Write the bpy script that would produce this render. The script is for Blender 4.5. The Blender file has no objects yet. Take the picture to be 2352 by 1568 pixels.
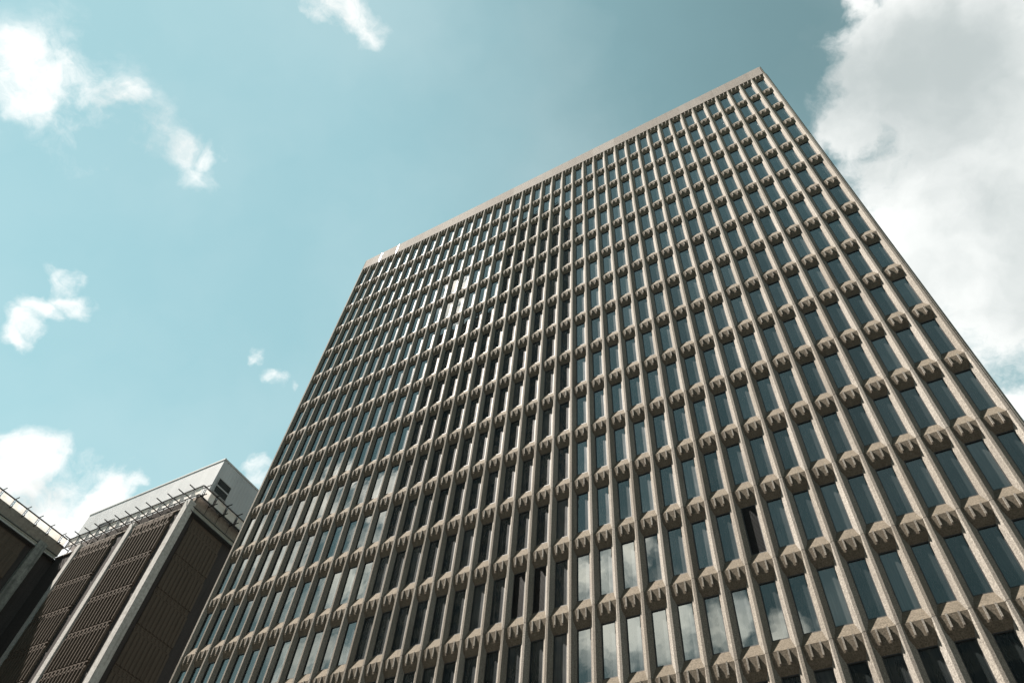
import bpy, bmesh, math, random
from mathutils import Vector, Matrix
random.seed(7)
R_ = math.radians

# ------------------------------------------------------------------ camera
scene = bpy.context.scene
CAMP = Vector((-6.2993, -24.6349, 1.6))
AX = Vector((0.871138, 0.486117, 0.069343))      # right
AY = Vector((0.359848, -0.728086, 0.583438))     # up
AZ = Vector((0.334107, -0.483302, -0.809192))    # back
cam = bpy.data.cameras.new('camera')
cam.lens = 25.649; cam.sensor_width = 36.0; cam.sensor_fit = 'HORIZONTAL'
cam.clip_start = 0.1; cam.clip_end = 5000
camo = bpy.data.objects.new('camera', cam)
scene.collection.objects.link(camo)
camo.matrix_world = Matrix(((AX.x, AY.x, AZ.x, CAMP.x), (AX.y, AY.y, AZ.y, CAMP.y),
                            (AX.z, AY.z, AZ.z, CAMP.z), (0, 0, 0, 1)))
scene.camera = camo
FPX = 25.649 / 36 * 2352.0

def pix_dir(u, v, mirror=False):
    """world direction seen at (u, v) of a 2352 x 1568 picture; mirror = what the facade glass shows there"""
    d = AX * ((u - 1176) / FPX) + AY * (-(v - 784) / FPX) - AZ
    d.normalize()
    if mirror: d.y = -d.y
    return d

# ------------------------------------------------------------------ exposure, sky, sun
scene.view_settings.view_transform = 'Standard'
scene.view_settings.look = 'None'
scene.view_settings.gamma = 1.0
scene.view_settings.use_curve_mapping = False
scene.view_settings.exposure = 2.3

SUN = Vector((-2.5, -1.0, 5.0)).normalized()     # towards the sun
SUN_EL = math.asin(SUN.z)
world = bpy.data.worlds.new('World'); scene.world = world
world.use_nodes = True
wt = world.node_tree; wn = wt.nodes; wl = wt.links
wn.clear()

def N(nodes, t, **kw):
    n = nodes.new(t)
    for k, v in kw.items(): setattr(n, k, v)
    return n

def build_world():
    out = N(wn, 'ShaderNodeOutputWorld'); bg = N(wn, 'ShaderNodeBackground')
    wl.new(bg.outputs[0], out.inputs[0])
    bg.inputs[1].default_value = 0.05
    sky = N(wn, 'ShaderNodeTexSky', sky_type='NISHITA', sun_disc=False)
    sky.sun_elevation = SUN_EL
    sky.sun_rotation = math.atan2(SUN.x, SUN.y)
    sky.altitude = 100; sky.air_density = 1.0; sky.dust_density = 0.03; sky.ozone_density = 1.0
    tint = N(wn, 'ShaderNodeMix', data_type='RGBA', blend_type='MULTIPLY')
    tint.inputs[0].default_value = 1.0
    wl.new(sky.outputs[0], tint.inputs[6])
    tint.inputs[7].default_value = SKY_TINT
    geo = N(wn, 'ShaderNodeTexCoord')
    vec = geo.outputs['Generated']
    # warped lookup
    nz = N(wn, 'ShaderNodeTexNoise'); nz.inputs['Scale'].default_value = 7; nz.inputs['Detail'].default_value = 4
    wl.new(vec, nz.inputs['Vector'])
    sub = N(wn, 'ShaderNodeVectorMath', operation='SUBTRACT'); wl.new(nz.outputs['Color'], sub.inputs[0]); sub.inputs[1].default_value = (.5, .5, .5)
    sc = N(wn, 'ShaderNodeVectorMath', operation='SCALE'); wl.new(sub.outputs[0], sc.inputs[0]); sc.inputs[3].default_value = 0.07
    add0 = N(wn, 'ShaderNodeVectorMath', operation='ADD'); wl.new(vec, add0.inputs[0]); wl.new(sc.outputs[0], add0.inputs[1])
    nz2 = N(wn, 'ShaderNodeTexNoise'); nz2.inputs['Scale'].default_value = 24; nz2.inputs['Detail'].default_value = 5
    wl.new(vec, nz2.inputs['Vector'])
    sub2 = N(wn, 'ShaderNodeVectorMath', operation='SUBTRACT'); wl.new(nz2.outputs['Color'], sub2.inputs[0]); sub2.inputs[1].default_value = (.5, .5, .5)
    sc2 = N(wn, 'ShaderNodeVectorMath', operation='SCALE'); wl.new(sub2.outputs[0], sc2.inputs[0]); sc2.inputs[3].default_value = 0.045
    add = N(wn, 'ShaderNodeVectorMath', operation='ADD'); wl.new(add0.outputs[0], add.inputs[0]); wl.new(sc2.outputs[0], add.inputs[1])
    def blobs(lst):
        last = None
        for (u, v, r, w, mir) in lst:
            c = pix_dir(u, v, mir)
            ds = N(wn, 'ShaderNodeVectorMath', operation='DISTANCE')
            wl.new(add.outputs[0], ds.inputs[0]); ds.inputs[1].default_value = c
            mr = N(wn, 'ShaderNodeMapRange', interpolation_type='SMOOTHSTEP')
            wl.new(ds.outputs['Value'], mr.inputs[0])
            mr.inputs[1].default_value = 0.0; mr.inputs[2].default_value = r
            mr.inputs[3].default_value = w; mr.inputs[4].default_value = 0.0
            if last is None: last = mr.outputs[0]
            else:
                m = N(wn, 'ShaderNodeMath', operation='MAXIMUM')
                wl.new(last, m.inputs[0]); wl.new(mr.outputs[0], m.inputs[1]); last = m.outputs[0]
        return last
    mask = blobs(CLOUDS)
    f = N(wn, 'ShaderNodeTexNoise'); f.inputs['Scale'].default_value = 9; f.inputs['Detail'].default_value = 9; f.inputs['Roughness'].default_value = 0.62
    wl.new(add.outputs[0], f.inputs['Vector'])
    fm = N(wn, 'ShaderNodeMath', operation='MULTIPLY_ADD'); wl.new(f.outputs[0], fm.inputs[0]); fm.inputs[1].default_value = 3.0; fm.inputs[2].default_value = -1.5
    edge = N(wn, 'ShaderNodeMath', operation='MULTIPLY', use_clamp=True); wl.new(mask, edge.inputs[0]); edge.inputs[1].default_value = 2.5
    fe = N(wn, 'ShaderNodeMath', operation='MULTIPLY'); wl.new(edge.outputs[0], fe.inputs[0]); wl.new(fm.outputs[0], fe.inputs[1])
    tot = N(wn, 'ShaderNodeMath', operation='ADD'); wl.new(mask, tot.inputs[0]); wl.new(fe.outputs[0], tot.inputs[1])
    dens = N(wn, 'ShaderNodeMapRange', interpolation_type='SMOOTHSTEP')
    wl.new(tot.outputs[0], dens.inputs[0]); dens.inputs[1].default_value = 0.16; dens.inputs[2].default_value = 1.0
    # thin veil everywhere
    veil = N(wn, 'ShaderNodeTexNoise'); veil.inputs['Scale'].default_value = 2.2; veil.inputs['Detail'].default_value = 5
    wl.new(add.outputs[0], veil.inputs['Vector'])
    vr = N(wn, 'ShaderNodeMapRange'); wl.new(veil.outputs[0], vr.inputs[0])
    vr.inputs[1].default_value = .44; vr.inputs[2].default_value = .8; vr.inputs[3].default_value = 0; vr.inputs[4].default_value = .2
    dd = N(wn, 'ShaderNodeMath', operation='MAXIMUM'); wl.new(dens.outputs[0], dd.inputs[0]); wl.new(vr.outputs[0], dd.inputs[1])
    # cloud colour: white rims, grey-green thick middles
    g = N(wn, 'ShaderNodeTexNoise'); g.inputs['Scale'].default_value = 4.2; g.inputs['Detail'].default_value = 8; g.inputs['Roughness'].default_value = .5
    mp = N(wn, 'ShaderNodeVectorMath', operation='ADD'); wl.new(add.outputs[0], mp.inputs[0]); mp.inputs[1].default_value = (3.1, 1.7, .4)
    wl.new(mp.outputs[0], g.inputs['Vector'])
    grey = blobs(GREYS)
    gs = N(wn, 'ShaderNodeMath', operation='MULTIPLY_ADD'); wl.new(g.outputs[0], gs.inputs[0]); gs.inputs[1].default_value = 2.4; gs.inputs[2].default_value = -1.2
    ga = N(wn, 'ShaderNodeMath', operation='ADD'); wl.new(grey, ga.inputs[0]); wl.new(gs.outputs[0], ga.inputs[1])
    gr = N(wn, 'ShaderNodeMapRange', interpolation_type='SMOOTHSTEP'); wl.new(ga.outputs[0], gr.inputs[0])
    gr.inputs[1].default_value = .0; gr.inputs[2].default_value = 1.0
    cc = N(wn, 'ShaderNodeMix', data_type='RGBA'); wl.new(gr.outputs[0], cc.inputs[0])
    cc.inputs[6].default_value = CLOUD_WHITE; cc.inputs[7].default_value = CLOUD_GREY
    fin = N(wn, 'ShaderNodeMix', data_type='RGBA'); wl.new(dd.outputs[0], fin.inputs[0])
    hz = N(wn, 'ShaderNodeMix', data_type='RGBA'); hz.inputs[0].default_value = .5
    wl.new(tint.outputs[2], hz.inputs[6]); hz.inputs[7].default_value = SKY_HAZE
    deep = blobs(DEEP)
    dm = N(wn, 'ShaderNodeMath', operation='SUBTRACT'); dm.inputs[0].default_value = 1.0; wl.new(deep, dm.inputs[1])
    hd = N(wn, 'ShaderNodeVectorMath', operation='SCALE'); wl.new(hz.outputs[2], hd.inputs[0]); wl.new(dm.outputs[0], hd.inputs[3])
    bright = blobs([(u, v, r * 1.3, 1.0, m) for (u, v, r, w, m) in CLOUDS if m])
    br = N(wn, 'ShaderNodeMath', operation='MULTIPLY_ADD'); wl.new(bright, br.inputs[0]); br.inputs[1].default_value = 3.6; br.inputs[2].default_value = 1.0
    cb = N(wn, 'ShaderNodeVectorMath', operation='SCALE'); wl.new(cc.outputs[2], cb.inputs[0]); wl.new(br.outputs[0], cb.inputs[3])
    warm = N(wn, 'ShaderNodeMix', data_type='RGBA'); wl.new(bright, warm.inputs[0]); warm.inputs[6].default_value = (1, 1, 1, 1); warm.inputs[7].default_value = (1.12, .97, .86, 1)
    cw = N(wn, 'ShaderNodeVectorMath', operation='MULTIPLY'); wl.new(cb.outputs[0], cw.inputs[0]); wl.new(warm.outputs[2], cw.inputs[1]); cb = cw
    wl.new(hd.outputs[0], fin.inputs[6]); wl.new(cb.outputs[0], fin.inputs[7])
    wl.new(fin.outputs[2], bg.inputs[0])

SKY_TINT = (1.08, 1.10, 0.70, 1)
SKY_HAZE = (1.6, 2.75, 2.85, 1)
CLOUD_WHITE = (4.6, 4.65, 4.55, 1)
CLOUD_GREY = (2.25, 2.5, 2.5, 1)
# (u, v) where the cloud stands in the sky, angular radius, weight, seen in the glass?
CLOUDS = [
    (2190, 50, .17, 1.7, 0), (2130, 190, .155, 1.7, 0), (2280, 330, .26, 1.7, 0), (1968, 262, .085, 1.5, 0), (1925, 285, .055, 1.3, 0), (1990, 380, .09, 1.2, 0),
    (2160, 480, .20, 1.5, 0), (2300, 620, .22, 1.4, 0), (2040, 75, .10, 1.6, 0), (1985, 205, .07, 1.4, 0), (2352, 930, .05, .9, 0), (2600, 350, .40, 1.8, 0), (2480, 600, .26, 1.4, 0),
    (2005, 25, .06, 1.4, 0), (1975, 165, .055, 1.4, 0), (2130, 640, .13, 1.1, 0), (2230, 740, .10, 1.0, 0), (2040, 130, .08, 1.4, 0),
    (45, 190, .09, .66, 0), (125, 200, .08, .62, 0), (90, 250, .06, .66, 0), (215, 220, .08, .55, 0), (300, 215, .045, .6, 0), (5, 120, .045, .6, 0), (150, 230, .16, .4, 0),
    (475, 345, .035, .4, 0), (420, 340, .05, .36, 0), (340, 270, .09, .3, 0), (460, 390, .06, .32, 0), (260, 290, .08, .3, 0), (780, 5, .065, .6, 0), (700, -15, .05, .65, 0), (840, 40, .06, .42, 0), (740, 10, .05, .6, 0),
    (160, 650, .036, .95, 0), (160, 685, .036, .9, 0), (115, 705, .036, .95, 0), (75, 740, .036, 1.0, 0), (40, 765, .032, .9, 0), (115, 660, .02, .5, 0),
    (645, 858, .034, .62, 0), (600, 822, .024, .58, 0), (690, 885, .02, .42, 0), (520, 950, .014, .42, 0),
    (50, 1100, .085, 1.2, 0), (130, 1160, .09, 1.2, 0), (220, 1160, .075, 1.2, 0), (300, 1112, .035, .9, 0), (30, 1220, .1, 1.2, 0), (180, 1240, .1, 1.2, 0), (200, 1085, .02, .4, 0),
    (590, 1070, .035, .8, 0), (585, 1105, .035, .85, 0), (615, 1100, .03, .8, 0), (560, 1150, .03, .4, 0),
    # mirrored in the facade
    (560, 1180, .09, 1.0, 1), (700, 1190, .09, 1.0, 1), (760, 1120, .05, .8, 1), (860, 1180, .06, .9, 1), (620, 1290, .10, .85, 1), (800, 1330, .10, .9, 1),
    (1370, 1330, .07, 1.1, 1), (1440, 1270, .06, 1.1, 1), (1400, 1450, .09, 1.1, 1), (1520, 1430, .08, 1.1, 1), (1660, 1440, .07, 1.0, 1), (1800, 1440, .06, 1.0, 1), (1900, 1400, .04, .8, 1),
    (1066, 645, .028, 2.2, 1), (1050, 700, .04, .9, 1), (960, 1500, .12, .8, 1), (700, 1480, .12, .8, 1),
]
GREYS = [(2320, 180, .28, .62, 0), (2230, 430, .24, .6, 0), (2350, 600, .2, .4, 0), (2500, 300, .35, .8, 0), (130, 1120, .05, .5, 0), (40, 1170, .05, .5, 0),
         (700, 1420, .2, .7, 1), (640, 1130, .05, .5, 0)]
# parts of the clear sky that are deeper (the last value is how much) : upper right, and low behind the camera
DEEP = [(1950, 60, .65, .42, 0), (2350, 1180, .75, .5, 1)]
build_world()

sun = bpy.data.lights.new('sun', 'SUN'); sun.energy = 5.0; sun.angle = R_(0.53); sun.color = (1.0, 0.93, 0.84)
suno = bpy.data.objects.new('sun', sun); scene.collection.objects.link(suno)
suno.rotation_euler = SUN.to_track_quat('Z', 'Y').to_euler()
suno.location = (-120, -60, 200)

# ------------------------------------------------------------------ helpers
COL = scene.collection
class MB:
    def __init__(s): s.v = []; s.f = []; s.m = []
    def box(s, x0, x1, y0, y1, z0, z1, m=0):
        b = len(s.v)
        s.v += [(x0, y0, z0), (x1, y0, z0), (x1, y1, z0), (x0, y1, z0), (x0, y0, z1), (x1, y0, z1), (x1, y1, z1), (x0, y1, z1)]
        for q in ((0, 3, 2, 1), (4, 5, 6, 7), (0, 1, 5, 4), (1, 2, 6, 5), (2, 3, 7, 6), (3, 0, 4, 7)):
            s.f.append(tuple(b + i for i in q)); s.m.append(m)
    def prism_z(s, pts, z0, z1, m=0):
        """polygon pts (x, y) counter-clockwise, extruded z0..z1"""
        b = len(s.v); n = len(pts)
        s.v += [(x, y, z0) for x, y in pts] + [(x, y, z1) for x, y in pts]
        for i in range(n):
            j = (i + 1) % n; s.f.append((b + i, b + j, b + n + j, b + n + i)); s.m.append(m)
        s.f.append(tuple(b + i for i in reversed(range(n)))); s.f.append(tuple(b + n + i for i in range(n))); s.m += [m, m]
    def prism_x(s, pts, x0, x1, m=0):
        """polygon pts (y, z), extruded x0..x1"""
        b = len(s.v); n = len(pts)
        s.v += [(x0, y, z) for y, z in pts] + [(x1, y, z) for y, z in pts]
        for i in range(n):
            j = (i + 1) % n; s.f.append((b + i, b + n + i, b + n + j, b + j)); s.m.append(m)
        s.f.append(tuple(b + i for i in range(n))); s.f.append(tuple(b + n + i for i in reversed(range(n)))); s.m += [m, m]
    def bar(s, a, c, w, m=0):
        a = Vector(a); c = Vector(c); d = (c - a).normalized()
        up = Vector((0, 0, 1)) if abs(d.z) < .9 else Vector((1, 0, 0))
        p = d.cross(up).normalized() * w / 2; q = d.cross(p).normalized() * w / 2
        b = len(s.v)
        for e in (a, c):
            for k in (p + q, p - q, -p - q, -p + q): s.v.append(tuple(e + k))
        for i in range(4):
            j = (i + 1) % 4; s.f.append((b + i, b + j, b + 4 + j, b + 4 + i)); s.m.append(m)
        s.f.append((b, b + 3, b + 2, b + 1)); s.f.append((b + 4, b + 5, b + 6, b + 7)); s.m += [m, m]
    def quad(s, *p, m=0):
        b = len(s.v); s.v += [tuple(x) for x in p]; s.f.append(tuple(range(b, b + len(p)))); s.m.append(m)
    def mesh(s, name, mats):
        me = bpy.data.meshes.new(name); me.from_pydata(s.v, [], s.f)
        for mt in mats: me.materials.append(mt)
        me.polygons.foreach_set('material_index', s.m)
        bm = bmesh.new(); bm.from_mesh(me); bmesh.ops.recalc_face_normals(bm, faces=bm.faces[:]); bm.to_mesh(me); bm.free()
        return me
    def build(s, name, mats, parent=None, loc=(0, 0, 0)):
        if not isinstance(mats, (list, tuple)): mats = [mats]
        return link(name, s.mesh(name, mats), parent, loc)
def link(name, me, parent=None, loc=(0, 0, 0)):
    o = bpy.data.objects.new(name, me); COL.objects.link(o); o.location = loc
    if parent is not None: o.parent = parent
    return o
def thing(name, label, cat, loc=(0, 0, 0), group=None):
    o = bpy.data.objects.new(name, None); COL.objects.link(o); o.location = loc
    o['label'] = label; o['category'] = cat
    if group: o['group'] = group
    return o

# ------------------------------------------------------------------ materials
def mat(name):
    m = bpy.data.materials.new(name); m.use_nodes = True
    nt = m.node_tree; b = nt.nodes['Principled BSDF']
    return m, nt.nodes, nt.links, b
def ramp(n, l, src, a, b, fa, fb):
    r = n.new('ShaderNodeMapRange'); l.new(src, r.inputs[0])
    r.inputs[1].default_value = a; r.inputs[2].default_value = b; r.inputs[3].default_value = fa; r.inputs[4].default_value = fb
    return r.outputs[0]
def noise(n, l, scale, detail=4, rough=.55, stretch=None):
    g = n.new('ShaderNodeNewGeometry'); v = g.outputs['Position']
    if stretch:
        mm = n.new('ShaderNodeVectorMath'); mm.operation = 'MULTIPLY'; l.new(v, mm.inputs[0]); mm.inputs[1].default_value = stretch; v = mm.outputs[0]
    t = n.new('ShaderNodeTexNoise'); t.inputs['Scale'].default_value = scale; t.inputs['Detail'].default_value = detail; t.inputs['Roughness'].default_value = rough
    l.new(v, t.inputs['Vector']); return t.outputs[0]
def mixc(n, l, fac, a, b, mode='MIX'):
    x = n.new('ShaderNodeMix'); x.data_type = 'RGBA'; x.blend_type = mode
    if hasattr(fac, 'links'): l.new(fac, x.inputs[0])
    else: x.inputs[0].default_value = fac
    for i, q in ((6, a), (7, b)):
        if hasattr(q, 'links'): l.new(q, x.inputs[i])
        else: x.inputs[i].default_value = (*q, 1)
    return x.outputs[2]
def concrete(name, base, dark, light, agg=45, stain=.35, bump=.5, rough=.95, streak=True, cells=None):
    m, n, l, b = mat(name)
    fine = noise(n, l, agg, 6, .75)
    big = noise(n, l, .35, 4, .6)
    c = mixc(n, l, ramp(n, l, fine, .35, .65, 0, 1), dark, light)
    c = mixc(n, l, ramp(n, l, big, .35, .65, .05, .5), c, base)
    if streak:
        st = noise(n, l, 1.0, 5, .6, (2.6, 2.6, .22))
        c = mixc(n, l, ramp(n, l, st, .5, .75, 0, stain), c, tuple(x * .45 for x in base))
    if cells:
        g = n.new('ShaderNodeNewGeometry'); sn = n.new('ShaderNodeVectorMath'); sn.operation = 'ADD'; l.new(g.outputs['Position'], sn.inputs[0]); sn.inputs[1].default_value = cells[1]
        s2 = n.new('ShaderNodeVectorMath'); s2.operation = 'DIVIDE'; l.new(sn.outputs[0], s2.inputs[0]); s2.inputs[1].default_value = cells[0]
        s3 = n.new('ShaderNodeVectorMath'); s3.operation = 'FLOOR'; l.new(s2.outputs[0], s3.inputs[0])
        wn_ = n.new('ShaderNodeTexWhiteNoise'); l.new(s3.outputs[0], wn_.inputs[0])
        hs = n.new('ShaderNodeHueSaturation'); l.new(c, hs.inputs['Color']); l.new(ramp(n, l, wn_.outputs[0], 0, 1, .86, 1.12), hs.inputs['Value'])
        l.new(ramp(n, l, wn_.outputs[0], 0, 1, 1.1, .85), hs.inputs['Saturation']); c = hs.outputs[0]
    l.new(c, b.inputs['Base Color']); b.inputs['Roughness'].default_value = rough
    b.inputs['Specular IOR Level'].default_value = .1
    bp = n.new('ShaderNodeBump'); bp.inputs['Strength'].default_value = bump; bp.inputs['Distance'].default_value = .02
    l.new(fine, bp.inputs['Height']); l.new(bp.outputs[0], b.inputs['Normal'])
    return m
def plain(name, col, rough=.6, metal=0, spec=.5):
    m, n, l, b = mat(name)
    k = noise(n, l, 6, 4)
    l.new(mixc(n, l, ramp(n, l, k, .3, .7, 0, 1), tuple(x * .82 for x in col), tuple(min(1, x * 1.12) for x in col)), b.inputs['Base Color'])
    b.inputs['Roughness'].default_value = rough; b.inputs['Metallic'].default_value = metal
    b.inputs['Specular IOR Level'].default_value = spec
    return m
U_ = 1.1
M_CONC = concrete('exposed_aggregate_concrete', (.168, .150, .130), (.072, .063, .053), (.315, .287, .252), agg=20, stain=.6, cells=((U_, 50, 3.740788), (U_ * .5 - .0143, 25, -(68.9215 % 3.740788))))
M_GRIME_SHADE = concrete('grimy_shaded_concrete', (.115, .097, .075), (.052, .043, .033), (.20, .17, .134), agg=20)  # brown sill grime; apron and soffit shade is put into this colour too
M_PARA = concrete('parapet_concrete', (.195, .172, .155), (.14, .12, .105), (.26, .232, .21), agg=22, stain=.4, cells=((2.2, 50, 90), (1.1 + .0143 - .0286, 25, 0)))
M_SEAL = plain('joint_sealant', (.22, .205, .19), .9, 0, .1)
M_GLINT = plain('joint_glint', (.55, .55, .55), .3, .5)  # bright colour that stands for the glint on parapet joints
M_FRAME = plain('window_frame_black', (.018, .018, .018), .5)
M_COREW = plain('core_wall_dark', (.04, .038, .035), .9)
M_ROOF = concrete('roof_gravel', (.2, .19, .18), (.12, .11, .1), (.3, .28, .27), agg=20)

def glass_mat():
    m, n, l, b = mat('tinted_glass')
    out = n['Material Output']
    b.inputs['Base Color'].default_value = (.006, .011, .012, 1)
    b.inputs['Roughness'].default_value = .0
    b.inputs['IOR'].default_value = 1.84
    b.inputs['Specular Tint'].default_value = (.86, 1.0, 1.0, 1)
    wav = noise(n, l, .9, 2, .5)
    bp = n.new('ShaderNodeBump'); bp.inputs['Strength'].default_value = 1; bp.inputs['Distance'].default_value = .0035
    l.new(wav, bp.inputs['Height']); l.new(bp.outputs[0], b.inputs['Normal'])
    # film of dust, run down in streaks by the rain
    st = noise(n, l, 1.0, 6, .65, (16, 16, .5))
    st2 = noise(n, l, .8, 3, .5)
    g0 = n.new('ShaderNodeNewGeometry'); s2 = n.new('ShaderNodeVectorMath'); s2.operation = 'DIVIDE'; l.new(g0.outputs['Position'], s2.inputs[0]); s2.inputs[1].default_value = (1.1, 50, 3.740788)
    ad = n.new('ShaderNodeVectorMath'); ad.operation = 'ADD'; l.new(s2.outputs[0], ad.inputs[0]); ad.inputs[1].default_value = (-.013, .5, -(68.9215 / 3.740788) % 1)
    s3 = n.new('ShaderNodeVectorMath'); s3.operation = 'FLOOR'; l.new(ad.outputs[0], s3.inputs[0])
    wn1 = n.new('ShaderNodeTexWhiteNoise'); l.new(s3.outputs[0], wn1.inputs[0])
    l.new(ramp(n, l, wn1.outputs[0], 0, 1, 1.84, 2.05), b.inputs['IOR'])
    l.new(mixc(n, l, ramp(n, l, wn1.outputs[0], .8, 1, 0, 1), (.005, .009, .010), (.022, .026, .026)), b.inputs['Base Color'])
    dirt = n.new('ShaderNodeMath'); dirt.operation = 'MULTIPLY'
    l.new(ramp(n, l, st, .3, .7, .55, 1.3), dirt.inputs[0]); l.new(ramp(n, l, st2, .3, .7, .7, 1.3), dirt.inputs[1])
    gl = n.new('ShaderNodeBsdfAnisotropic'); gl.inputs['Roughness'].default_value = .38; gl.inputs['Color'].default_value = (.95, .93, .93, 1)
    df = n.new('ShaderNodeBsdfDiffuse'); df.inputs['Color'].default_value = (.35, .35, .36, 1)
    mx = n.new('ShaderNodeMixShader'); mx.inputs[0].default_value = .35; l.new(gl.outputs[0], mx.inputs[1]); l.new(df.outputs[0], mx.inputs[2])
    fac = n.new('ShaderNodeMath'); fac.operation = 'MULTIPLY'; l.new(dirt.outputs[0], fac.inputs[0]); l.new(ramp(n, l, wn1.outputs[0], 0, 1, .03, .055), fac.inputs[1])
    m2 = n.new('ShaderNodeMixShader'); l.new(fac.outputs[0], m2.inputs[0]); l.new(b.outputs[0], m2.inputs[1]); l.new(mx.outputs[0], m2.inputs[2])
    l.new(m2.outputs[0], out.inputs[0])
    return m
M_GLASS = glass_mat()

# ------------------------------------------------------------------ the office tower
U = 1.1; H = 3.740788; Z0 = 68.9215; NC = 40; NR = 18
def zr(r): return Z0 - r * H
def cx(c): return -(c - .013) * U
tower = thing('office_tower', 'tall brown precast concrete office tower with a deep grid of narrow tinted windows', 'building', (-22, 10, 0))
TO = Vector((22, -10, 0))     # children are written in world coordinates, offset by the root
def tpart(name, me, loc): return link(name, me, tower, (Vector(loc) + TO))

GAP = .010
prof = [(.048, 0), (.048, .014), (.060, .020), (.082, .052), (.212, .175), (.212, .30)]
def mull_pts(side_l=True, side_r=True, xr=.212):
    p = [(x * U, y * U) for x, y in prof]
    return [(-x, y) for x, y in p] if False else ([(-x, y) for x, y in reversed(p)] + p)
def mullion_mesh():
    b = MB()
    pts = mull_pts()[::-1]
    for k in range(0, 17):
        b.prism_z(pts, zr(k + 1) + GAP, zr(k) - (GAP if k else -.02), 0)
    b.box(-.043 * U, .043 * U, .012, .25, zr(17), zr(0), 1)
    return b.mesh('mullion', [M_CONC, M_SEAL])
mm = mullion_mesh()
for c in range(NC + 1): tpart('mullion', mm, (cx(c), 0, 0))

# spandrel: sill slope, joint, apron with two fins, soffit slope down to the window head
def spandrel_mesh(top):
    b = MB(); w = .47 * U
    u = U
    if not top:
        b.prism_x([(.062 * u, -.0 + .008), (.062 * u, .02), (.175 * u, .432 * u), (.30 * u, .432 * u), (.30 * u, .008)], -w, w, 2)
        b.box(-w, w, .066 * u, .29 * u, -.010, .010, 1)
    t = -.010 if not top else -.004
    b.prism_x([(.048 * u, t), (.30 * u, t), (.30 * u, -.768 * u), (.175 * u, -.768 * u), (.080 * u, -.487 * u)], -w, w, 2)  # apron and soffit darkened by colour to deepen their shade
    for cxr in (-1 / 6, 1 / 6):
        x = cxr * u; hw = .029 * u
        bot = -.44 * u
        b.prism_x([(.003, t + (.018 if not top else 0)), (.09 * u, t + (.018 if not top else 0)), (.09 * u, bot - .03 * u), (.003, bot)], x - hw, x + hw, 0)
    return b.mesh('spandrel', [M_CONC, M_SEAL, M_GRIME_SHADE])
sp_me = spandrel_mesh(False); sp_top = spandrel_mesh(True)

def px(p):
    d = Vector(p) - CAMP
    z = -d.dot(AZ)
    if z <= 0: return None
    return 1176 + FPX * d.dot(AX) / z, 784 - FPX * d.dot(AY) / z
def area(x0, x1, z0, z1, y):
    q = [px(p) for p in ((x0, y, z0), (x1, y, z0), (x1, y, z1), (x0, y, z1))]
    if any(k is None for k in q): return 0
    a = abs(sum(q[i][0] * q[(i + 1) % 4][1] - q[(i + 1) % 4][0] * q[i][1] for i in range(4))) / 2
    mx = sum(k[0] for k in q) / 4; my = sum(k[1] for k in q) / 4
    vis = max(0, min(2352, max(k[0] for k in q)) - max(0, min(k[0] for k in q))) * max(0, min(1568, max(k[1] for k in q)) - max(0, min(k[1] for k in q)))
    full = (max(k[0] for k in q) - min(k[0] for k in q)) * (max(k[1] for k in q) - min(k[1] for k in q))
    return a * vis / full
cells = [(c, r) for c in range(NC) for r in range(1, 17)]
def bx(c): return (cx(c) + cx(c + 1)) / 2

sp_sorted = sorted(cells, key=lambda q: -area(bx(q[0]) - .5, bx(q[0]) + .5, zr(q[1]) - .8, zr(q[1]) + .4, 0))
def merge_instances(name, me, locs, parent, kindstuff=True):
    b = MB()
    vs = [tuple(v.co) for v in me.vertices]; fs = [tuple(p.vertices) for p in me.polygons]; ms = [p.material_index for p in me.polygons]
    for L in locs:
        k = len(b.v); b.v += [(x + L[0], y + L[1], z + L[2]) for x, y, z in vs]
        b.f += [tuple(i + k for i in f) for f in fs]; b.m += ms
    m2 = bpy.data.meshes.new(name); m2.from_pydata(b.v, [], b.f)
    for mt in me.materials: m2.materials.append(mt)
    m2.polygons.foreach_set('material_index', b.m)
    o = link(name, m2, parent, TO)
    if kindstuff: o['kind'] = 'stuff'
    return o
for c, r in sp_sorted[:100]: tpart('spandrel', sp_me, (bx(c), 0, zr(r)))
rest = merge_instances('spandrel_field', sp_me, [(bx(c), 0, zr(r)) for c, r in sp_sorted[100:]], tower)
rest['label'] = 'smaller spandrels higher up the facade'
top = merge_instances('cornice', sp_top, [(bx(c), 0, zr(0)) for c in range(NC)], tower, False)
top['label'] = 'row of toothed aprons under the parapet'

# windows
LOUV = {(9, 12), (18, 12), (19, 12)}
ww = .292 * U; WZ1 = -.226 * H - .0; WZ0 = -.872 * H + .0
def frame_mesh():
    b = MB(); t = .032 * U; y0, y1 = .178 * U, .262 * U
    b.box(-ww, -ww + t, y0, y1, WZ0, WZ1); b.box(ww - t, ww, y0, y1, WZ0, WZ1)
    b.box(-ww + t, ww - t, y0, y1, WZ1 - t, WZ1); b.box(-ww + t, ww - t, y0, y1, WZ0, WZ0 + t)
    return b.mesh('window', [M_FRAME])
fr_me = frame_mesh()
PY = .222 * U
def pane_quad(b, x, z):
    t = .030 * U; e = [random.uniform(-.0016, .0016) for _ in range(3)]
    e.append(e[0] + e[2] - e[1])
    c = ((-ww + t, WZ0 + t), (ww - t, WZ0 + t), (ww - t, WZ1 - t), (-ww + t, WZ1 - t))
    # four corners kept coplanar
    b.quad(*[(x + c[i][0], PY + e[i], z + c[i][1]) for i in range(4)])
wcells = [(c, r) for c in range(NC) for r in range(0, 17)]
w_sorted = sorted([q for q in wcells if q not in LOUV], key=lambda q: -area(bx(q[0]) - ww, bx(q[0]) + ww, zr(q[1]) + WZ0, zr(q[1]) + WZ1, .2))
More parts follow.
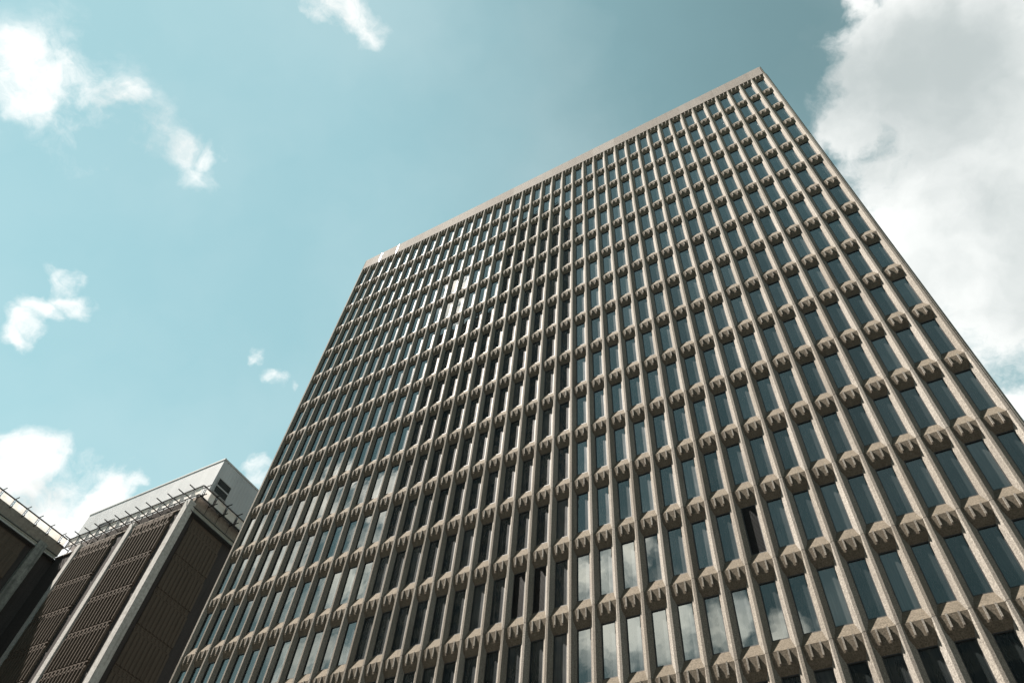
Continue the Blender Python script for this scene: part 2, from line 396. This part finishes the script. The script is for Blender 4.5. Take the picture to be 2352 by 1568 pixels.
for c, r in w_sorted[:97]:
    w = tpart('window', fr_me, (bx(c), 0, zr(r)))
    b = MB(); pane_quad(b, 0, 0); b.build('pane', M_FRAME if (c, r) == (4, 6) else M_GLASS, w)
wf = merge_instances('window_field', fr_me, [(bx(c), 0, zr(r)) for c, r in w_sorted[97:]], tower)
wf['label'] = 'smaller windows higher up the facade'
b = MB()
for c, r in w_sorted[97:]: pane_quad(b, bx(c), zr(r))
pf = b.build('pane', M_GLASS, wf)
# louvred openings
M_LOUV = plain('louvre_blade', (.022, .023, .024), .45, .1)
def louvre_mesh():
    b = MB(); n = 38; hgt = (WZ1 - WZ0 - .06) / n
    for i in range(n):
        z = WZ0 + .03 + i * hgt
        b.prism_x([(.185 * U, z), (.185 * U, z + .012), (.235 * U, z + hgt * .72 + .012), (.235 * U, z + hgt * .72)], -ww + .02, ww - .02)
    return b.mesh('blades', [M_LOUV])
lv = louvre_mesh()
for c, r in sorted(LOUV):
    w = tpart('louvre', fr_me, (bx(c), 0, zr(r))); w['label'] = 'black louvred ventilation opening'
    link('blades', lv, w)

# parapet panels, two bays each
PT = .53 * H
def parapet_mesh(x0, x1):
    b = MB()
    b.prism_x([(-.004, -.004), (-.004, PT - .03), (.02, PT), (.34, PT), (.34, -.004)], x0, x1, 0)
    return b.mesh('parapet_panel', [M_PARA])
pm = parapet_mesh(-U + .013, U - .013)
for i in range(20): tpart('parapet_panel', pm, (cx(2 * i + 1), 0, zr(0)))
b = MB()
for i in range(1, 18): b.box(cx(2 * i) - .0135, cx(2 * i) + .0135, -.002, .33, zr(0), zr(0) + PT - .01)
b.build('parapet_joint', M_SEAL, tower, TO)
for i in (18, 19):  # strips added for the glint of two sealant joints
    b = MB(); b.box(cx(2 * i) - .022, cx(2 * i) + .022, -.012, .33, zr(0), zr(0) + PT - .05)
    o = b.build('parapet_glint', M_GLINT, tower, TO); o['label'] = 'bright strip added over a parapet joint for its glint'
# corner piers: right (x > 0) and left
def pier(s, x):
    b = MB(); u = U
    def P(l): return [(x + s * a, y) for a, y in l]
    def pr(l, z0, z1): b.prism_z(P(l), z0, z1)
    pr([(-.02, .016), (.075, .016), (.115, .06), (.115, .40), (-.02, .40)], 0, zr(0) - .01)
    pr([(-.05, .405), (.205, .405), (.245, .45), (.245, 1.2), (-.05, 1.2)], 0, zr(.13))
    pr([(.0, .002), (.03, .002), (.10, .07), (.10, 1.6), (.0, 1.6)], zr(0) - .008, zr(0) + PT - .02)
    for k in range(1, 17):
        b.box(*sorted((x + s * .23, x + s * .262)), .5, 1.19, zr(k) - .5, zr(k) + .06)
    return b.build('corner_pier', M_CONC, tower, TO)
pier(1, cx(0) + .04); pier(-1, cx(NC) - .04)
b = MB()
b.box(cx(NC) + .1, cx(0) - .1, .30 * U + .02, .30 * U + .3, 0, zr(0) + PT - .5)
b.build('core_wall', M_COREW, tower, TO)
# side and rear walls with their own flat window strips
b = MB()
xs0, xs1 = cx(NC) - .2, cx(0) + .2
b.box(xs0, xs1, 1.2, 24, 0, zr(0) + PT - .35)
b.build('body_wall', M_COREW, tower, TO)
b = MB()
for s, x in ((1, xs1), (-1, xs0)):
    for k in range(0, 21):
        y = 1.5 + k * 1.1
        b.box(*sorted((x - s * .02, x + s * .1)), y - .1, y + .1, 0, zr(.13))
b.build('side_fins', M_CONC, tower, TO)
b = MB(); b.box(xs0 + .3, xs1 - .3, 1.3, 23.9, zr(0) + PT - .34, zr(0) + PT - .3); b.build('roof', M_ROOF, tower, TO)
b = MB(); b.box(cx(NC) - .03, cx(0) + .03, -.0, 1.25, -.05, zr(17) - .008); b.build('plinth', M_CONC, tower, TO)

# ------------------------------------------------------------------ the lower ribbed block to the left
M_RIB = concrete('ribbed_panel_concrete', (.085, .067, .054), (.055, .043, .034), (.125, .10, .082), agg=30, stain=.5)
M_WALLB = concrete('smooth_grey_wall', (.05, .044, .044), (.035, .031, .031), (.07, .062, .06), agg=9, stain=.5, bump=.2)
M_COLB = concrete('pale_weathered_column', (.39, .375, .36), (.25, .24, .225), (.47, .455, .44), agg=4, stain=.6, bump=.3)
M_UPST = concrete('parapet_upstand', (.20, .175, .15), (.14, .12, .105), (.26, .23, .20), agg=3, stain=.4, bump=.2)
block = thing('ribbed_block', 'lower dark concrete block with pale columns and ribbed wall panels left of the tower', 'building', (-75, 20, 0))
BO = Vector((75, -20, 0))
YW = 6.95; XW = -65.0; XG = -85.1
ROOFZ = 48.75
b = MB()
b.box(-110, XW, YW, 45, 0, ROOFZ)
b.build('body_wall', M_WALLB, block, BO)
b = MB(); b.box(-110, XG, -22, YW - .01, 0, ROOFZ - .01); b.build('wing_wall', M_WALLB, block, BO)
# horizontal joints as shallow dark bands
JZ = [44.0 - 3.74 * k for k in range(12)]
# columns
def column(x0, x1, y0, y1, name='column', z=49.45):
    b = MB(); segs = [z] + JZ[:]
    for i in range(len(segs)):
        top_ = segs[i]; bot = segs[i + 1] if i + 1 < len(segs) else 0
        b.box(x0, x1, y0, y1, bot + .012, top_)
    b.box(x0 + .03, x1 - .03, y0 + .03, y1 - .0, 0, z - .1)
    return b.build(name, M_COLB, block, BO)
for xa, xb, ye in ((-65.3, -64.55, 7.4), (-73.4, -72.72, YW + .1), (-81.65, -81.0, YW + .1)): column(xa, xb, 6.6 if xa > -70 else 6.72, ye)
M_COLW = concrete('dark_streaked_column', (.16, .165, .155), (.09, .095, .09), (.26, .265, .25), agg=3, stain=.9, bump=.4)  # darker grey concrete with heavy streaks, for the wing columns
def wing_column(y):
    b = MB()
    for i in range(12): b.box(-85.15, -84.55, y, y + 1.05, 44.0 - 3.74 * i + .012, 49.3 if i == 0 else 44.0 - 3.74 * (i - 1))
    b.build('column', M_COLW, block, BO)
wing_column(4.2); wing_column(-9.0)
column(-65.2, -64.55, 14.6, 15.4); 
# ribbed panels
def rib_panel(n, pitch, z0, z1, tall, d=.20):
    """panel in the local plane y = 0 facing -y, x from 0; flutes between vertical ribs and a row of short slots on top"""
    b = MB(); w = n * pitch + .2
    s0, s1, s2 = (.45, 1.05, 1.40) if tall else (.14, .46, .66)
    b.box(0, w, -.03, .05, z0, z1)
    b.box(0, w, -d + .035, -.031, z1 - s0, z1 - .01)
    b.box(0, w, -d + .035, -.031, z1 - s2, z1 - s1)
    for i in range(n + 1):
        x = i * pitch
        rw = .20 if d > .1 else pitch * .7
        b.prism_z([(x, -.032), (x + .05, -d - .01), (x + rw - .05, -d - .01), (x + rw, -.032)][::-1], z0 + .04, z1 - s2 + .05)
        xs = x + pitch * .35
        if i < n: b.prism_z([(xs, -.032), (xs + .05, -d + .005), (xs + .22, -d + .005), (xs + .26, -.032)][::-1], z1 - s1 - .06, z1 - s0 + .06)
    return b
def screens(place, n, pitch, zt, d=.20):
    edges = [zt] + JZ[:9]
    me_first = rib_panel(n, pitch, 0, zt - JZ[0] - .03, True, d).mesh('ribbed_panel', [M_RIB])
    me = rib_panel(n, pitch, 0, 3.74 - .03, False, d).mesh('ribbed_panel', [M_RIB])
    for i in range(len(edges) - 1):
        o = link('ribbed_panel', me_first if i == 0 else me, block)
        place(o, edges[i + 1] + .015)
def pf1(x0, y):
    def f(o, z): o.location = Vector((x0, y, z)) + BO
    return f
screens(pf1(-72.3, YW - .03), 11, .50, 48.6)
screens(pf1(-80.65, YW - .03), 11, .50, 48.6)
def pside(x, y0):
    def f(o, z): o.location = Vector((x, y0, z)) + BO; o.rotation_euler = (0, 0, R_(90))
    return f
screens(pside(XW + .03, 8.1), 9, .45, 48.2, .09)
screens(pside(XG + .03, -7.4), 9, .45, 48.2, .09)
screens(pside(XG + .03, -2.6), 13, .45, 48.2, .09)
# kerbs, gutters and upstands at roof level
M_GUT = plain('gutter_dark', (.05, .055, .055), .4)
b = MB()
b.box(-85.0, -65.4, YW - .10, YW + .3, ROOFZ + .02, ROOFZ + .16)
b.build('roof_kerb', M_UPST, block, BO)
for xx, ya, yb in ((XW, 7.25, 44), (XG, -21.9, YW - .1)):
    b = MB(); b.box(xx - .3, xx + .35, ya, yb, 49.02, 50.35); b.build('upstand', M_UPST, block, BO)
for xx, ya, yb in ((XW, 7.22, 44), (XG, -21.9, YW - .12)):
    b = MB(); b.box(xx - .1, xx + .40, ya, yb, 48.42, 48.5); b.box(xx - .1, xx + .5, ya, yb, 48.96, 49.015); b.box(xx + .42, xx + .5, ya, yb, 48.42, 48.50)
    b.build('gutter', M_GUT, block, BO)
M_BATT = plain('gutter_slats', (.32, .31, .27), .6)
for xx, ya, yb in ((XW, 7.3, 20), (XG, -10, YW - .2)):
    b = MB(); y = ya
    while y < yb: b.box(xx + .32, xx + .40, y, y + .085, 48.505, 48.95); y += .13
    b.build('gutter_screen', M_BATT, block, BO)
b = MB(); b.box(-109.9, XW - .05, YW + .35, 44.9, ROOFZ + .005, ROOFZ + .03); b.build('roof', M_ROOF, block, BO)

# plant room on the roof
def cladding():
    m, n, l, bs = mat('metal_cladding')
    g = n.new('ShaderNodeNewGeometry'); sx = n.new('ShaderNodeSeparateXYZ'); l.new(g.outputs['Position'], sx.inputs[0])
    a = n.new('ShaderNodeMath'); a.operation = 'ADD'; l.new(sx.outputs[0], a.inputs[0]); l.new(sx.outputs[1], a.inputs[1])
    k = noise(n, l, 1, 4, .6, (.5, .5, .12))
    l.new(mixc(n, l, ramp(n, l, k, .3, .7, 0, 1), (.31, .31, .318), (.40, .40, .408)), bs.inputs['Base Color'])
    bs.inputs['Roughness'].default_value = .5; bs.inputs['Metallic'].default_value = .15
    return m
M_CLAD = cladding()
M_TRIM = plain('cladding_trim', (.35, .35, .35), .5)
plant = link('plant_room', None, block, BO)
P0, P1, PYF, PYB, PZ0, PZ1 = -86.3, -64.62, 7.9, 24.0, 51.42, 56.3
b = MB()
b.box(P0, P1, PYF, PYB, PZ0, PZ1)
x = P0 + .15
while x < P1: b.box(x, x + .03, PYF - .008, PYF + .001, PZ0, PZ1 - .16); x += .30
y = PYF + .2
while y < PYB: b.box(P1 - .001, P1 + .010, y, y + .02, PZ0, PZ1 - .16); y += .40
b.build('cladding', M_CLAD, plant)
b = MB()
b.box(P0 - .04, P1 + .05, PYF - .05, PYF + .02, PZ1 - .15, PZ1 + .05); b.box(P1 - .02, P1 + .05, PYF + .021, PYB, PZ1 - .15, PZ1 + .05)
b.box(P0 - .04, P0 + .02, PYF + .021, PYB, PZ1 - .15, PZ1 + .05)
b.build('roof_trim', M_TRIM, plant)
b = MB()
for xx in (P0 + 3, P0 + 10, -65.0, P1 - 6): b.bar((xx, PYF + .3, PZ1), (xx, PYF + .3, PZ1 + .55), .03)
b.bar((P1 - .2, 13.6, PZ1), (P1 - .2, 13.6, PZ1 + .7), .03)
b.build('lightning_rod', M_GUT, plant)
b = MB(); b.box(0, .25, 0, .25, ROOFZ, PZ0 + .01); sm = b.mesh('stilt', [M_GUT])
for i in range(9): link('stilt', sm, plant, (P0 + 1 + i * 2.4, PYF + .4, 0))
for i in range(1, 8): link('stilt', sm, plant, (P1 - .6, PYF + .4 + i * 1.8, 0))
def vent(name, fn):
    """louvre in local x (width), z"""
    o = link(name, None, plant); return o
def louvre_box(w, h, n, split):
    f = MB(); t = .07
    f.box(0, t, -.06, .0, 0, h); f.box(w - t, w, -.06, .0, 0, h); f.box(t, w - t, -.06, .0, h - t, h); f.box(t, w - t, -.06, 0, 0, t)
    if split: f.box(t, w - t, -.06, 0, h / 2 - t, h / 2 + t)
    f.box(t, w - t, -.012, -.004, t, h - t, 1)
    bl = MB()
    for i in range(n):
        z = t + (h - 2 * t) * (i + .5) / n
        if split and abs(z - h / 2) < t: continue
        bl.prism_x([(-.05, z - .05), (-.05, z - .035), (-.014, z + .03), (-.014, z + .015)], t, w - t)
    return f, bl
f, bl = louvre_box(1.9, 1.95, 13, True)
o = link('louvre', f.mesh('louvre', [M_TRIM, M_FRAME]), plant, (P1 + .02, 8.32, 51.95)); o.rotation_euler = (0, 0, R_(90))
link('blades', bl.mesh('blades', [M_GUT]), o)
f, bl = louvre_box(2.6, .75, 8, False)
o = link('louvre', f.mesh('louvre', [M_TRIM, M_FRAME]), plant, (-82.6, PYF - .02, 52.75)); link('blades', bl.mesh('blades', [M_GUT]), o)

# guard barriers along the roof edges: rails, outriggers, posts and white sheets
M_STEEL = plain('dark_painted_steel', (.022, .02, .02), .45, .2)
def sheet_mat():
    m, n, l, bs = mat('white_sheeting')
    out = n['Material Output']
    k = noise(n, l, 1.3, 4, .6)
    c = mixc(n, l, ramp(n, l, k, .4, .75, 0, 1), (.72, .70, .69), (.64, .59, .53))
    d = n.new('ShaderNodeBsdfDiffuse'); t = n.new('ShaderNodeBsdfTranslucent'); mx = n.new('ShaderNodeMixShader'); mx.inputs[0].default_value = .3
    l.new(c, d.inputs[0]); l.new(c, t.inputs[0]); l.new(d.outputs[0], mx.inputs[1]); l.new(t.outputs[0], mx.inputs[2]); l.new(mx.outputs[0], out.inputs[0])
    return m
M_SHEET = sheet_mat()
ZU, ZL = 51.35, 50.14
def barrier(label, origin, rot, length, start, gap):
    """local x runs along the roof edge, -y is outwards; origin on the rail line"""
    t = thing('guard_barrier', label, 'barrier', origin); t.rotation_euler = (0, 0, rot); t['group'] = 'sheeted guard barriers along the roof edges'
    zb = 48.9
    for z, n_ in ((ZU, 'top_rail'), (ZL, 'bottom_rail')):
        b = MB(); b.bar((0, 0, z - zb), (length, 0, z - zb), .10); b.build(n_, M_STEEL, t)
    xs = []; x = start
    while x < length - .1: xs.append(x); x += 1.6
    pb = MB()
    pb.bar((-.0, .0, -.1), (0, 0, ZU - zb), .05); pb.bar((.18, .0, ZL - zb), (.18, 0, ZU - zb), .04)
    for k in range(3): pb.bar((0, 0, ZL - zb + .3 * (k + .7)), (.18, 0, ZL - zb + .3 * (k + .7)), .03)
    pb.v = [(x_, y_, z_) for x_, y_, z_ in pb.v]
    ladder = MB()
    ladder.bar((0, 0, ZL - zb), (0, 0, ZU - zb), .045); ladder.bar((.17, 0, ZL - zb), (.17, 0, ZU - zb), .045)
    for k in range(1, 4): ladder.bar((0, 0, ZL - zb + .3 * k), (.17, 0, ZL - zb + .3 * k), .03)
    lm = ladder.mesh('ladder_frame', [M_STEEL])
    ob = MB()
    ob.bar((0, .62, ZU - zb), (0, -.75, ZU - zb), .08); ob.bar((0, .62, ZL - zb), (0, -.75, ZL - zb), .08)
    ob.bar((0, .58, .0), (0, .58, ZU - zb), .07)
    om = ob.mesh('outrigger', [M_STEEL])
    for i, x in enumerate(xs):
        link('ladder_frame', lm, t, (x, 0, 0)); link('outrigger', om, t, (x, 0, 0))
        x0 = x + gap; x1 = x + 1.6 - .02
        if x1 > length: x1 = length
        s = MB(); n = 6
        for a in range(n):
            for c_ in range(4):
                def P(i_, j_):
                    uu = i_ / n; vv = j_ / 4
                    return (x0 + (x1 - x0) * uu, .035 + .05 * math.sin(math.pi * uu) * math.sin(math.pi * vv) * (1 if i % 2 else .6), ZL - zb + .03 + (ZU - ZL - .06) * vv)
                s.quad(P(a, c_), P(a + 1, c_), P(a + 1, c_ + 1), P(a, c_ + 1))
        o = s.build('sheet', M_SHEET, t)
    return t
barrier('sheeted guard barrier above the sunlit ribbed front with pale columns', (-84.9, 6.9, 48.9), 0, 20.8, .3, .2)
barrier('sheeted guard barrier under the plant room louvre, running behind the tower edge', (-64.1, 6.95, 48.9), R_(90), 22, .25, .27)
barrier('sheeted guard barrier on the shaded wing at the left border', (-84.95, -14.9, 48.9), R_(90), 21.7, .1, .27)

# ------------------------------------------------------------------ buildings across the street, mirrored in the glass
M_OPP = concrete('brown_stone_cladding', (.12, .095, .08), (.09, .07, .055), (.15, .12, .10), agg=6, stain=.3, bump=.1)
M_OPPG = plain('dark_window_band', (.015, .017, .02), .6, 0, .2)
def opposite(name, label, x0, x1, y0, y1, h, step, fl=3.9):
    t = thing(name, label, 'building', ((x0 + x1) / 2, (y0 + y1) / 2, 0)); off = -Vector(t.location)
    b = MB(); b.box(x0, x1, y0, y1, 0, h); b.build('wall', M_OPP, t, off)
    g = MB(); z = 4
    while z < h - 3:
        g.box(x0 + 1, x1 - 1, y1 - .02, y1 + .02, z + 1.0, z + fl - .9); g.box(x1 - .02, x1 + .02, y0 + 1, y1 - 1, z + 1.0, z + fl - .9); z += fl
    g.build('window_band', M_OPPG, t, off)
    f = MB(); x = x0 + 1
    while x < x1: f.box(x, x + .5, y1 + .001, y1 + .35, 4, h - 1); x += step
    f.build('pilaster', M_OPP, t, off)
    c = MB(); c.box(x0 - .2, x1 + .2, y0 - .2, y1 + .4, h, h + .8); c.build('cornice', M_OPP, t, off)
    return t
opposite('stone_tower', 'dark stone clad tower seen only mirrored in the middle windows', -76.5, -57.0, -78, -65.4, 223, 4.8)
opposite('stone_annex', 'lower dark stone building mirrored left of the mirrored tower', -96, -76.9, -77, -65.9, 172, 4.7)
opposite('street_block', 'low dark building mirrored in the lowest dark windows', -48, 90, -90, -66, 55, 5.2)

# ------------------------------------------------------------------ ground
def ground():
    m, n, l, bs = mat('asphalt')
    k = noise(n, l, 40, 5); k2 = noise(n, l, .2, 4)
    l.new(mixc(n, l, ramp(n, l, k, .3, .7, 0, 1), (.03, .03, .03), (.05, .049, .047)), bs.inputs['Base Color']); bs.inputs['Roughness'].default_value = .9
    b = MB(); b.quad((-3000, -3000, 0), (3000, -3000, 0), (3000, 3000, 0), (-3000, 3000, 0)); o = b.build('road', m); o['kind'] = 'structure'
    p = concrete('paving', (.09, .085, .08), (.07, .066, .06), (.12, .11, .105), agg=12)
    b = MB(); b.box(-64, 20, -6, 26, .004, .14); b.box(-120, -64.01, -24, 50, .004, .14); b.box(-120, 90, -70, -22, .004, .14); o = b.build('pavement', p); o['kind'] = 'structure'
ground()
